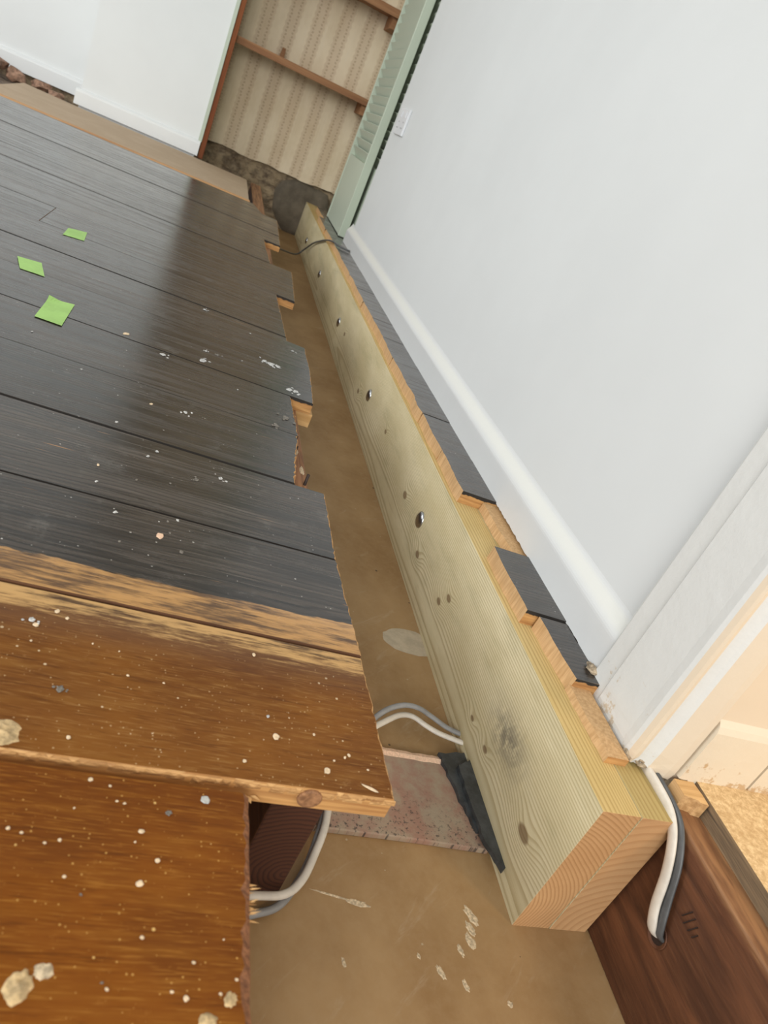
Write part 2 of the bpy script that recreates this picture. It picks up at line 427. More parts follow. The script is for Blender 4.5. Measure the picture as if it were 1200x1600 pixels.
def mesh(name, verts, faces, mats, parent=None, midx=None, smooth=False, origin=None, **k):
    """one mesh object given in world coordinates; its origin goes to the base centre"""
    if not isinstance(mats, (list, tuple)): mats = [mats]
    vs = [Vector(v) for v in verts]
    if origin is None:
        xs = [v.x for v in vs]; ys = [v.y for v in vs]; zs = [v.z for v in vs]
        origin = Vector(((min(xs) + max(xs)) / 2, (min(ys) + max(ys)) / 2, min(zs)))
    origin = Vector(origin)
    me = bpy.data.meshes.new(name)
    me.from_pydata([v - origin for v in vs], [], faces)
    for m in mats: me.materials.append(M[m] if isinstance(m, str) else m)
    if midx:
        for p, i in zip(me.polygons, midx): p.material_index = i
    bm = bmesh.new(); bm.from_mesh(me)
    bmesh.ops.recalc_face_normals(bm, faces=bm.faces[:])
    bm.to_mesh(me); bm.free()
    if smooth:
        for p in me.polygons: p.use_smooth = True
    o = bpy.data.objects.new(name, me)
    o.location = origin
    WORLD[o] = origin
    return link2(o, parent, **k)

def bevel(o, w, seg=2):
    md = o.modifiers.new('bevel', 'BEVEL'); md.width = w; md.segments = seg; md.limit_method = 'ANGLE'
    return o

def boxv(x0, x1, y0, y1, z0, z1):
    return ([(x0, y0, z0), (x1, y0, z0), (x1, y1, z0), (x0, y1, z0), (x0, y0, z1), (x1, y0, z1), (x1, y1, z1), (x0, y1, z1)],
            [(0, 3, 2, 1), (4, 5, 6, 7), (0, 1, 5, 4), (1, 2, 6, 5), (2, 3, 7, 6), (3, 0, 4, 7)])

def box(name, x0, x1, y0, y1, z0, z1, mats, parent=None, bev=0.0, midx=None, **k):
    """faces in order: bottom, top, -y, +x, +y, -x"""
    v, f = boxv(x0, x1, y0, y1, z0, z1)
    o = mesh(name, v, f, mats, parent, midx, **k)
    if bev: bevel(o, bev)
    return o

def prism(name, top, z0, z1, mats, parent=None, bottom=None, side_mat=None, **k):
    """outline extruded in z; side_mat(i) gives the slot of the side i -> i+1"""
    n = len(top); bottom = bottom or top
    vs = [(x, y, z0) for x, y in bottom] + [(x, y, z1) for x, y in top]
    fs = [tuple(range(n - 1, -1, -1)), tuple(range(n, 2 * n))]
    mi = [0, 0]
    for i in range(n):
        j = (i + 1) % n
        fs.append((i, j, n + j, n + i)); mi.append(side_mat(i) if side_mat else 0)
    return mesh(name, vs, fs, mats, parent, mi, **k)

def extrude_profile(name, prof, axis, stations, mats, parent=None, jitter=None, smooth=False, seg_mat=None, **k):
    """closed 2-d profile swept straight; axis 'x': (y,z), 'y': (x,z), 'z': (x,y)"""
    vs = []; n = len(prof)
    for si, t in enumerate(stations):
        for pi, (a, b) in enumerate(prof):
            p = {'x': (t, a, b), 'y': (a, t, b), 'z': (a, b, t)}[axis]
            if jitter: p = jitter(p, pi, si)
            vs.append(p)
    fs = []; mi = []
    for s in range(len(stations) - 1):
        for i in range(n):
            j = (i + 1) % n
            fs.append((s * n + i, s * n + j, (s + 1) * n + j, (s + 1) * n + i)); mi.append(seg_mat(i) if seg_mat else 0)
    fs.append(tuple(range(n - 1, -1, -1))); fs.append(tuple(range((len(stations) - 1) * n, len(stations) * n))); mi += [0, 0]
    return mesh(name, vs, fs, mats, parent, mi, smooth, **k)

def spline(pts, per=8):
    out = []
    P = [Vector(p) for p in pts]
    for i in range(len(P) - 1):
        p0 = P[max(i - 1, 0)]; p1 = P[i]; p2 = P[i + 1]; p3 = P[min(i + 2, len(P) - 1)]
        for s in range(per):
            t = s / per
            out.append(0.5 * ((2 * p1) + (p2 - p0) * t + (2 * p0 - 5 * p1 + 4 * p2 - p3) * t * t + (3 * p1 - p0 - 3 * p2 + p3) * t ** 3))
    out.append(P[-1])
    return out

def tube(name, pts, ra, rb, mat, parent=None, up=(0, 0, 1), segs=12, per=8, **k):
    """swept oval: ra across, rb along the 'up' side"""
    path = spline(pts, per); vs = []; fs = []
    n = len(path)
    for i, p in enumerate(path):
        t = (path[min(i + 1, n - 1)] - path[max(i - 1, 0)]).normalized()
        a = t.cross(Vector(up))
        a = a.normalized() if a.length > 1e-5 else Vector((1, 0, 0))
        b = a.cross(t).normalized()
        for s in range(segs):
            th = 2 * math.pi * s / segs
            vs.append(p + a * (math.cos(th) * ra) + b * (math.sin(th) * rb))
    for i in range(n - 1):
        for s in range(segs):
            s2 = (s + 1) % segs
            fs.append((i * segs + s, i * segs + s2, (i + 1) * segs + s2, (i + 1) * segs + s))
    fs.append(tuple(range(segs - 1, -1, -1))); fs.append(tuple(range((n - 1) * segs, n * segs)))
    return mesh(name, vs, fs, mat, parent, smooth=True, **k)

def blob_into(vs, fs, cx, cy, z, rx, ry, th, rng, rag=0.35, ang=0.0, n=9):
    """thin irregular splash"""
    b = len(vs); ca, sa = math.cos(ang), math.sin(ang)
    for lev, (kr, kz) in enumerate(((1.0, 0.0), (0.75, 1.0))):
        for i in range(n):
            a = 2 * math.pi * i / n
            if lev == 0: blob_into.r[i % 32] = 1 + rng.uniform(-rag, rag)
            r = blob_into.r[i % 32] * kr
            dx, dy = math.cos(a) * rx * r, math.sin(a) * ry * r
            vs.append((cx + dx * ca - dy * sa, cy + dx * sa + dy * ca, z + th * kz))
    for i in range(n):
        j = (i + 1) % n
        fs.append((b + i, b + j, b + n + j, b + n + i))
    fs.append(tuple(range(b + n, b + 2 * n)))
blob_into.r = [1.0] * 32

ZB, ZT = 0.188, 0.210        # underside and top of the floorboards

# ================================================================== structure
# ---- brown solid sub-floor in the open trench
sub_v, sub_f = boxv(-2.8, 0.66, -1.6, 4.30, -0.08, 0.0)
floor_base = mesh('floor_base', sub_v, sub_f, 'subfloor', kind='structure', label='brown screeded sub-floor at the bottom of the open trench')

rng = random.Random(3)
vs, fs = [], []
for (x, y, rx, ry, a) in [(0.452, 0.416, 0.005, 0.012, 0.5), (0.447, 0.402, 0.004, 0.008, 0.4), (0.443, 0.389, 0.005, 0.008, 0.2), (0.429, 0.378, 0.003, 0.006, 0.3),
                          (0.401, 0.356, 0.003, 0.008, 0.5), (0.323, 0.418, 0.013, 0.003, -0.15), (0.295, 0.424, 0.022, 0.0012, -0.2), (0.425, 0.345, 0.003, 0.006, 0.3),
                          (0.30, 0.36, 0.002, 0.005, 0.2), (0.38, 0.37, 0.002, 0.003, 0.2), (0.47, 0.33, 0.003, 0.003, 0.0)]:
    blob_into(vs, fs, x, y, 0.0, rx, ry, 0.0005, rng, 0.24, a, 18)
mesh('plaster_smears', vs, fs, 'dust', floor_base, kind='stuff')
vs, fs = [], []
blob_into(vs, fs, 0.478, 0.858, 0.0, 0.050, 0.030, 0.0005, rng, 0.035, 0.05, 30)
mesh('pale_patch', vs, fs, 'pale', floor_base, label='pale grey oval patch')

# ---- floorboards on the old joists
floor = empty('floor', (-0.6, 1.8, ZB), kind='structure', label='dark worn floorboards sawn off ragged along the trench')
SL = {-1: 0.02, 0: 0.015, 1: 0.0, 2: -0.012, 3: -0.03, 4: -0.04}
def seam(k, x):
    s = SL.get(k, -0.05)
    ref = {-1: 0.0, 0: -0.03, 1: -0.07, 2: -0.11, 3: -0.16, 4: -0.2}.get(k, -0.30)
    return 0.364 + 0.168 * k + s * (x - ref)
GAP = {0: 0.007, 1: 0.0045, 2: 0.0045, 3: 0.0045, 4: 0.0035}
XR = {-2: (0.143, 0.144), 0: (0.2605, 0.2565), 1: (0.2565, 0.249), 2: (0.249, 0.251), 3: (0.209, 0.223), 4: (0.225, 0.2215), 5: (0.263, 0.2715), 6: (0.2715, 0.271),
      7: (0.2315, 0.229), 8: (0.228, 0.2245), 9: (0.273, 0.279), 10: (0.280, 0.285), 11: (0.220, 0.214), 12: (0.213, 0.210), 13: (0.266, 0.269), 14: (0.269, 0.272),
      15: (0.272, 0.275), 16: (0.218, 0.183)}
rb = random.Random(11)
BOARD_OBJ = {}
def board(k, xl, xr0, xr1, y0f, y1f, jag=0.0007, name='floorboard', step=None, dz=0.0, slant=0.003, chamf=0.0016, chz=0.0012, rim='rim', side='board_side'):
    n = 26
    cut = []
    for i in range(n + 1):
        t = i / n
        xx = xr0 + (xr1 - xr0) * t
        yy = y0f(xx) + (y1f(xx) - y0f(xx)) * t
        if step and t > step[0]: xx = step[1]
        cut.append([xx + (rb.uniform(-jag, jag) if 0 < i < n else 0), yy])
    # sawn edge: three levels, the topmost set back as a torn, splintered chamfer
    low = [(xl, y0f(xl))] + [(c[0] + slant + rb.uniform(-0.0006, 0.0006), c[1]) for c in cut] + [(xl, y1f(xl))]
    upp = [low[0]] + [tuple(c) for c in cut] + [low[-1]]
    top = [low[0]] + [(c[0] - chamf * rb.uniform(0.55, 1.35), c[1]) for c in cut] + [low[-1]]
    nn = len(top); zz = ZT + dz
    vs = [(x, y, ZB) for x, y in low] + [(x, y, zz - chz) for x, y in upp] + [(x, y, zz) for x, y in top]
    fs = [tuple(range(nn - 1, -1, -1)), tuple(range(2 * nn, 3 * nn))]; mi = [0, 0]
    for l in range(2):
        for i in range(nn):
            j = (i + 1) % nn
            fs.append((l * nn + i, l * nn + j, (l + 1) * nn + j, (l + 1) * nn + i))
            mi.append(2 if i in (0, nn - 2) else (0 if i == nn - 1 else (1 if l == 0 else 3)))
    return mesh(name, vs, fs, ['board', 'board_edge', side, rim], floor, mi)

for k in range(0, 17):
    g0 = GAP.get(k, 0.0026) / 2; g1 = GAP.get(k + 1, 0.0026) / 2
    y0f = lambda x, k=k, g=g0: seam(k, x) + (g if k else 0.0)
    y1f = lambda x, k=k, g=g1: seam(k + 1, x) - g
    dz = rb.uniform(-0.0008, 0.0006)
    a, b = XR[k]
    jag = 0.0016 if k == 3 else 0.0008
    st = (0.88, 0.233) if k == 6 else None
    if k == 8:
        BOARD_OBJ[k] = board(k, -0.2985, a, b, y0f, y1f, jag, dz=dz)
        board(k, -2.7, -0.3005, -0.3005, y0f, y1f, 0.0002, dz=dz - 0.0005, slant=0.0, chamf=0.0, chz=0.0005)
    else:
        BOARD_OBJ[k] = board(k, -2.7, a, b, y0f, y1f, jag, step=st, dz=dz, slant=0.001 if k != 3 else 0.002, side='dark_side' if k == 1 else 'board_side')
# boards nearer than the brown one, sawn off further left
BOARD_OBJ[-1] = board(-1, -2.7, 0.1425, 0.1425, lambda x: 0.182, lambda x: 0.3545 + 0.012 * (x - 0.1425), 0.0005, slant=0.0045, chamf=0.0058, chz=0.0045, rim='rim_brown')
BOARD_OBJ[-2] = board(-2, -2.7, 0.1440, 0.1440, lambda x: 0.008, lambda x: 0.179, 0.0005, slant=0.0045, chamf=0.0058, chz=0.0045, rim='rim_brown')
BOARD_OBJ[-3] = board(-3, -2.7, 0.1440, 0.1440, lambda x: -0.166, lambda x: 0.005, 0.0005, slant=0.0045, chamf=0.0058, chz=0.0045, rim='rim_brown')

# saw-torn splinters, peg, plaster and paint on the boards
vs, fs = [], []
for i in range(16):
    y = 0.268 + i * 0.0016 + rb.uniform(-0.001, 0.001); z = rb.uniform(0.193, 0.206)
    l = rb.uniform(0.002, 0.006); b = len(vs)
    vs += [(0.1435, y - 0.0008, z), (0.1435, y + 0.0008, z), (0.1435, y, z + 0.0012), (0.1435 + l + 0.002, y + rb.uniform(-0.002, 0.002), z + rb.uniform(-0.001, 0.003))]
    fs += [(b, b + 1, b + 3), (b + 1, b + 2, b + 3), (b + 2, b, b + 3), (b, b + 2, b + 1)]
mesh('splinters', vs, fs, 'raw_x', BOARD_OBJ[-1], kind='stuff')
vs, fs = [], []
for i in range(9):
    x = 0.125 + i * 0.003 + rb.uniform(-0.001, 0.001); b = len(vs); z = rb.uniform(0.189, 0.196)
    l = rb.uniform(0.002, 0.006)
    vs += [(x - 0.003, 0.3645, z), (x + 0.003, 0.3645, z), (x, 0.3645, z + 0.0015), (x + rb.uniform(0.0, 0.008), 0.3645 - l, z - 0.001)]
    fs += [(b, b + 1, b + 3), (b + 1, b + 2, b + 3), (b + 2, b, b + 3), (b, b + 2, b + 1)]
mesh('splinters', vs, fs, 'raw_x', BOARD_OBJ[0], kind='stuff')
vs, fs = [], []
n = 20
for (r, y) in ((0.0098, 0.3675), (0.0098, 0.3655), (0.0085, 0.3648)):
    for i in range(n):
        a = 2 * math.pi * i / n
        vs.append((0.1925 + r * math.cos(a), y, 0.1995 + r * math.sin(a) * 0.95))
for l in range(2):
    for i in range(n):
        j = (i + 1) % n
        fs.append((l * n + i, l * n + j, (l + 1) * n + j, (l + 1) * n + i))
fs.append(tuple(range(2 * n, 3 * n)))
mesh('peg', vs, fs, 'rot', BOARD_OBJ[0])
vs, fs = [], []
for i in range(60):
    x = -0.10 + 0.355 * i / 59 + rb.uniform(-0.003, 0.003); b = len(vs); y = seam(0, x); w = rb.uniform(0.003, 0.009)
    h = rb.uniform(0.0006, 0.0020); z1 = ZT - rb.uniform(0.0, 0.003); z0 = z1 - rb.uniform(0.003, 0.010)
    vs += [(x - w, y, z0), (x + w, y, z0 + 0.001), (x + w * 0.8, y, z1), (x - w * 0.9, y, z1), (x, y - h, (z0 + z1) / 2)]
    fs += [(b, b + 1, b + 4), (b + 1, b + 2, b + 4), (b + 2, b + 3, b + 4), (b + 3, b, b + 4), (b, b + 3, b + 2, b + 1)]
mesh('torn_fibres', vs, fs, 'rim', BOARD_OBJ[0], kind='stuff')

def lump(name, cx, cy, rx, ry, h, parent, mat='lump', seed=1, z=ZT):
    r = random.Random(seed); nr, na = 6, 26; vs = [(cx, cy, z + h)]; fs = []
    rad = [1 + 0.34 * mnoise.noise(Vector((math.cos(2 * math.pi * a / na) * 1.7, math.sin(2 * math.pi * a / na) * 1.7, seed * 3.1))) + r.uniform(-0.1, 0.1) for a in range(na)]
    for i in range(1, nr + 1):
        t = i / nr
        for a in range(na):
            th = 2 * math.pi * a / na
            x = cx + math.cos(th) * rx * t * rad[a]; y = cy + math.sin(th) * ry * t * rad[a]
            zz = z + h * (1 - t ** 2.4) * (0.75 + 0.9 * (mnoise.noise(Vector((x * 260, y * 260, seed))))) if i < nr else z - 0.0004
            vs.append((x, y, max(zz, z - 0.0004)))
    for a in range(na): fs.append((0, 1 + a, 1 + (a + 1) % na))
    for i in range(nr - 1):
        for a in range(na):
            b = 1 + i * na; c = (a + 1) % na
            fs.append((b + a, b + na + a, b + na + c, b + c))
    return mesh(name, vs, fs, mat, parent, smooth=True)
lump('plaster_lump', -0.0310, 0.3765, 0.0165, 0.0120, 0.0028, BOARD_OBJ[0], seed=4)
lump('plaster_lump', 0.020, 0.2185, 0.0078, 0.0088, 0.0028, BOARD_OBJ[-1], seed=9)
lump('plaster_lump', 0.030, 0.2265, 0.006, 0.005, 0.0007, BOARD_OBJ[-1], 'dust', seed=12)
lump('plaster_lump', 0.1295, 0.2165, 0.0042, 0.0045, 0.0012, BOARD_OBJ[-1], seed=15)
lump('plaster_lump', 0.1175, 0.2055, 0.006, 0.005, 0.0012, BOARD_OBJ[-1], seed=18)

SPLATS = [(0.02, 0.817, 0.0023, 0.005, 'w'), (0.029, 0.836, 0.0028, 0.006, 'w'), (-0.025, 0.728, 0.0018, 0.003, 'w'), (0.002, 0.677, 0.0028, 0.005, 'w'), (0.109, 0.814, 0.0038, 0.006, 'w'), (0.049, 0.654, 0.0042, 0.007, 'p'), (0.065, 0.692, 0.0023, 0.004, 'w'), (0.055, 0.685, 0.0018, 0.004, 'g'), (0.059, 0.664, 0.0018, 0.003, 'g'), (0.08, 0.793, 0.0038, 0.008, 'g'), (-0.029, 0.764, 0.0018, 0.004, 'c'), (0.014, 0.754, 0.0018, 0.003, 'g'), (0.051, 0.767, 0.0018, 0.003, 'g'), (-0.036, 0.491, 0.0033, 0.004, 'w'), (-0.032, 0.486, 0.0028, 0.003, 'c'), (-0.02, 0.507, 0.0023, 0.003, 'c'), (-0.011, 0.501, 0.0018, 0.0022, 'c'), (-0.031, 0.467, 0.0011, 0.0014, 'c'), (0.013, 0.477, 0.0009, 0.0013, 'c'), (0.034, 0.474, 0.0008, 0.001, 'c'), (0.044, 0.449, 0.0014, 0.0013, 'c'), (0.072, 0.448, 0.0013, 0.001, 'c'), (-0.001, 0.423, 0.0038, 0.005, 'g'), (0.147, 0.503, 0.0018, 0.003, 'c'), (0.073, 0.635, 0.0028, 0.004, 'g'), (0.013, 0.627, 0.0018, 0.003, 'g'), (0.013, 0.38, 0.0018, 0.002, 'c'), (0.033, 0.348, 0.0018, 0.002, 'c'), (0.046, 0.345, 0.0013, 0.001, 'c'), (0.11, 0.344, 0.0036, 0.0042, 'b'), (0.086, 0.33, 0.0028, 0.003, 'g'), (0.07, 0.314, 0.0023, 0.002, 'c'), (0.082, 0.295, 0.0018, 0.002, 'c'), (0.073, 0.279, 0.0026, 0.0026, 'c'), (-0.007, 0.306, 0.0015, 0.0015, 'c'), (0.001, 0.304, 0.0013, 0.001, 'c'), (0.023, 0.302, 0.0013, 0.0014, 'c'), (0.03, 0.279, 0.0013, 0.0014, 'c'), (0.041, 0.269, 0.0013, 0.001, 'g'), (0.078, 0.247, 0.0015, 0.0013, 'c'), (0.105, 0.216, 0.0018, 0.002, 'c'), (0.124, 0.219, 0.0013, 0.001, 'c'), (0.052, 0.334, 0.0013, 0.001, 'c'), (0.057, 0.333, 0.0013, 0.001, 'c'), (0.108, 0.235, 0.0013, 0.001, 'c'), (0.125, 0.249, 0.0008, 0.0006, 'c'), (0.097, 0.219, 0.0013, 0.001, 'c'), (0.133, 0.227, 0.0013, 0.001, 'c'), (0.067, 0.306, 0.0008, 0.001, 'c'), (0.063, 0.219, 0.0013, 0.001, 'c'), (0.06, 0.222, 0.0013, 0.001, 'g'), (0.027, 0.325, 0.0008, 0.001, 'c'), (0.015, 0.299, 0.0013, 0.001, 'c'), (0.164, 0.412, 0.0033, 0.004, 'c'), (0.205, 0.386, 0.0033, 0.004, 'c'), (0.226, 0.405, 0.0018, 0.002, 'c'), (0.212, 0.397, 0.0013, 0.001, 'c'), (0.222, 0.402, 0.0013, 0.002, 'c'), (0.241, 0.393, 0.0013, 0.001, 'c'), (0.158, 0.432, 0.0018, 0.002, 'w'), (0.197, 0.421, 0.0013, 0.002, 'c'), (0.138, 0.383, 0.0018, 0.002, 'c'), (0.059, 1.5, 0.0043, 0.0095, 'w'), (0.153, 1.45, 0.0023, 0.0051, 'w'), (0.006, 1.172, 0.0058, 0.008, 'w'), (-0.057, 1.21, 0.0048, 0.008, 'c'), (0.072, 1.259, 0.0033, 0.0073, 'w'), (0.068, 1.207, 0.0073, 0.012, 'w'), (-0.172, 1.09, 0.0018, 0.004, 'w'), (-0.091, 1.012, 0.0018, 0.004, 'w'), (-0.026, 0.883, 0.0028, 0.006, 'w'), (0.008, 0.969, 0.0028, 0.0062, 'c'), (0.055, 0.976, 0.0043, 0.0095, 'w'), (0.092, 1.258, 0.0048, 0.0106, 'g'), (0.241, 1.434, 0.0038, 0.0084, 'w'), (0.191, 1.308, 0.0103, 0.014, 'w'), (0.179, 1.313, 0.0053, 0.0117, 'w'), (0.203, 1.308, 0.0058, 0.0128, 'w'), (0.220, 1.205, 0.0073, 0.012, 'w'), (0.233, 1.208, 0.0068, 0.012, 'w'), (0.136, 1.271, 0.0018, 0.004, 'w'), (0.129, 1.127, 0.0018, 0.004, 'w'), (0.19, 1.032, 0.0058, 0.0128, 'g'), (0.208, 1.074, 0.0068, 0.015, 'g'), (0.240, 0.375, 0.0085, 0.0016, 'c')]
by = {}
for (x, y, rx, ry, kd) in SPLATS:
    k = -1 if y < seam(0, x) else int(max(j for j in range(0, 17) if seam(j, x) <= y))
    by.setdefault((k, kd), []).append((x, y, rx, ry))
rs = random.Random(5)
for (k, kd), lst in by.items():
    vs, fs = [], []
    for (x, y, rx, ry) in lst:
        blob_into(vs, fs, x, y, ZT + 0.0004, rx * (0.85 if kd in 'cpb' else 0.75), min(ry, rx * 1.7) * (0.85 if kd in 'cpb' else 0.7), 0.0004, rs, 0.16 if kd in 'cb' else 0.3, rs.uniform(-0.5, 0.2), 13)
        if kd in 'wg' and rx > 0.003:
            for _ in range(3):
                blob_into(vs, fs, x + rs.uniform(-2, 2) * rx, y + rs.uniform(-1.2, 1.2) * ry, ZT + 0.0005, rx * rs.uniform(0.2, 0.5), ry * rs.uniform(0.1, 0.3), 0.0004, rs, 0.3, 0, 9)
    mesh('paint_splashes', vs, fs, 'splat_' + kd, BOARD_OBJ[k], kind='stuff')

# ---- board ends left standing on the new beams along the wall
rt = random.Random(21)
def stub(y0, y1, xl, xr, z0=ZB, z1=ZT, jag=0.002, slope=-0.06, name='floorboard_stub', mats=('board', 'stub_end', 'board_side'), taper=0.0):
    n = 12; left = []
    for i in range(n + 1):
        t = i / n
        yy = y0 + (y1 - y0) * t
        left.append((xl + taper * t + jag * (1.6 * mnoise.noise(Vector((yy * 14, 5.5, 0))) + 0.6 * mnoise.noise(Vector((yy * 70, 2.5, 0)))), yy))
    dy = slope * (xr - xl)
    top = left + [(xr, y1 + dy), (xr, y0 + dy)]
    bot = [(x - 0.0015 + rt.uniform(-0.0006, 0.0006), y) for x, y in left] + [(xr, y1 + dy), (xr, y0 + dy)]
    def sm(i):
        if i < n: return 1
        if i == n or i == n + 2: return 2
        return 0
    return prism(name, top, z0, z1, list(mats), floor, bot, sm)
for k in range(4, 22):
    y0 = seam(k, 0.52) + 0.0008; y1 = seam(k + 1, 0.52) - 0.0008
    xl = 0.5115 + rt.uniform(-0.0012, 0.0012) + (0.004 if k in (15, 16, 17) else 0)
    if k > 19: xl = 0.535
    stub(y0, y1, xl, 0.588, z1=ZT + rt.uniform(-0.0006, 0.0006), jag=0.0025)
# k = 3 is split away to a thin ragged remnant; 2 and 1 remain in part
stub(seam(3, 0.55) + 0.002, seam(4, 0.55) - 0.002, 0.5560, 0.588, z1=0.203, jag=0.003, name='board_remnant', mats=('stub_end', 'stub_end', 'board_side'), taper=-0.004)
stub(seam(2, 0.52) + 0.004, seam(3, 0.52) - 0.002, 0.514, 0.588, jag=0.0018)
stub(0.578, seam(2, 0.52) - 0.002, 0.537, 0.588, jag=0.0022, taper=-0.006, z1=0.2085)
stub(0.474, 0.580, 0.5335, 0.562, z1=0.197, jag=0.0025, name='board_remnant', mats=('stub_end', 'stub_end', 'board_side'), slope=-0.02, taper=0.001)

# ---- right wall, its skirting and architrave
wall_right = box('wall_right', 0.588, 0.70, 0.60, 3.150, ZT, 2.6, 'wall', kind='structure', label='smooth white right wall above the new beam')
box('wall_footing', 0.5985, 0.70, 0.500, 3.15, 0.0, 0.2095, 'mortar', wall_right)
prof = [(0.5885, 0.203), (0.5735, 0.203), (0.5727, 0.252)]
for i in range(13):      # ogee top, blending into the wall
    t = i / 12
    prof.append((0.5727 + 0.0158 * (3 * t * t - 2 * t ** 3), 0.254 + 0.036 * t))
rj = random.Random(2)
st = [0.598 + (3.205 - 0.598) * i / 420 for i in range(421)]
def jit(p, pi, si):
    if pi in (0, 1): return (p[0] + rj.uniform(-0.00005, 0.00005), p[1], p[2] + 0.0052 + rj.uniform(-0.0010, 0.0012))
    return p
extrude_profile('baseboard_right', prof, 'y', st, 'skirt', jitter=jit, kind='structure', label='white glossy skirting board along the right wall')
# architrave and rounded wall end in plan, straight up
arch = [(0.588, 0.598), (0.5705, 0.598), (0.5690, 0.595), (0.5683, 0.567), (0.5648, 0.563), (0.5640, 0.500), (0.5630, 0.4890), (0.5642, 0.4835), (0.5662, 0.4775),
        (0.5685, 0.4750), (0.5722, 0.4752), (0.5745, 0.4742), (0.5800, 0.4705), (0.5840, 0.4670), (0.5900, 0.4620), (0.5980, 0.4565), (0.6040, 0.4540), (0.6040, 0.5000), (0.60, 0.598)]
zs = [0.1895, 0.193, 0.197, 0.203, 0.210, 0.220, 0.235, 0.26, 0.30, 0.36, 0.45, 0.6, 0.9, 1.3, 1.8, 2.4]
def jarch(p, pi, si):
    x, y, z = p
    if si < 6 and 3 < pi < 17:
        w = (6 - si) / 6
        x += (0.0045 * w * w if pi < 9 else 0) + rj.uniform(-0.0012, 0.0012) * w
        y += (0.005 * w * w if pi >= 6 else 0) + rj.uniform(-0.001, 0.001) * w
    if si == 0: z += rj.uniform(-0.001, 0.004) + (0.010 if pi > 14 else 0.0)
    if si == 1: z += 0.006 if pi > 14 else 0.002
    return (x, y, z)
trim1 = extrude_profile('trim_1', arch, 'z', zs, ['arch', 'hall'], jitter=jarch, kind='structure', seg_mat=lambda i: 1 if i in (7, 8, 9) or i >= 13 else 0,
                        label='chipped white architrave at the wall end beside the hall')
for p in trim1.data.polygons: p.use_smooth = False
# crumbling mortar under the wall end
def rock(name, c, r, mat, parent=None, seed=1, sub=3, rough=0.35, **k):
    bm = bmesh.new(); bmesh.ops.create_icosphere(bm, subdivisions=sub, radius=1.0)
    vs = []; fs = [[v.index for v in f.verts] for f in bm.faces]
    bm.verts.ensure_lookup_table()
    for v in bm.verts:
        d = 1 + rough * mnoise.noise(v.co * 1.3 + Vector((seed * 2.3, seed, 0))) + rough * 0.4 * mnoise.noise(v.co * 4.0 + Vector((seed, 0, seed)))
        vs.append((c[0] + v.co.x * r[0] * d, c[1] + v.co.y * r[1] * d, c[2] + v.co.z * r[2] * d))
    bm.free()
    return mesh(name, vs, fs, mat, parent, **k)
rock('mortar_crumb', (0.571, 0.487, 0.1955), (0.008, 0.007, 0.006), 'mortar', trim1, 2, rough=0.5)
rock('mortar_crumb', (0.583, 0.476, 0.1965), (0.010, 0.006, 0.005), 'mortar', trim1, 5, rough=0.5)
rock('mortar_crumb', (0.595, 0.471, 0.200), (0.008, 0.006, 0.005), 'mortar', trim1, 7, rough=0.5)
rock('mortar_crumb', (0.568, 0.600, 0.212), (0.007, 0.010, 0.004), 'mortar', trim1, 9, rough=0.5)

# hall wall facing the camera, with its skirting
wall_hall = box('wall_hall', 0.6045, 1.9, 0.457, 0.57, 0.2, 2.6, 'hall', kind='structure', label='cream hall wall at the right edge')
hs_prof = [(0.4572, 0.207), (0.4495, 0.207), (0.4490, 0.276), (0.4515, 0.283), (0.4572, 0.289)]
def jh(p, pi, si):
    if pi in (0, 1): return (p[0], p[1], p[2] + rj.uniform(-0.001, 0.0022) - (p[0] - 0.604) * 0.09)
    return p
def hall_piece(x0, x1, n):
    return extrude_profile('baseboard_hall', hs_prof, 'x', [x0 + (x1 - x0) * i / n for i in range(n + 1)], 'hall_skirt', jitter=jh, kind='structure',
                           label='chipped cream skirting on the hall wall' if x0 < 0.65 else 'further length of cream hall skirting past the joint')
hall_piece(0.6065, 0.699, 24)
hall_piece(0.7025, 1.9, 60)
floor_hall = box('floor_hall', 0.6305, 1.9, -1.6, 0.452, 0.188, 0.2085, ['hallfloor', 'weathered'], kind='structure', midx=[0, 0, 1, 1, 1, 1], label='tan fibrous hall floor with a weathered dark sawn edge')

box('ceiling', -3.1, 1.9, -2.9, 4.36, 2.6, 2.66, 'wall', kind='structure', label='plain white ceiling above the room')

# ---- chimney breast and left alcove
wall_back = empty('wall_back', (-1.0, 4.1, 0.0), kind='structure', label='white chimney breast and recess across the far end')
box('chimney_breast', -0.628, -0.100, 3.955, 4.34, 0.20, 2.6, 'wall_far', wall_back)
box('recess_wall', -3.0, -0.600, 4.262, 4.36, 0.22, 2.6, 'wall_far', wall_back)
box('recess_footing', -3.0, -0.600, 4.270, 4.36, 0.0, 0.2195, 'plaster', wall_back)
sp = [(3.956, 0.213), (3.936, 0.213), (3.936, 0.266), (3.939, 0.274), (3.946, 0.279), (3.956, 0.281)]
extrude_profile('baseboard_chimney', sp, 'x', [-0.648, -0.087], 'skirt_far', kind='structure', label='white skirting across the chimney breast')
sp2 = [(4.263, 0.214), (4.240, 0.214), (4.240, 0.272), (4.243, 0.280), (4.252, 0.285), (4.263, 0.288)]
extrude_profile('baseboard_recess', sp2, 'x', [-3.0, -0.628], 'skirt_far', kind='structure', label='white skirting in the recess left of the chimney breast')

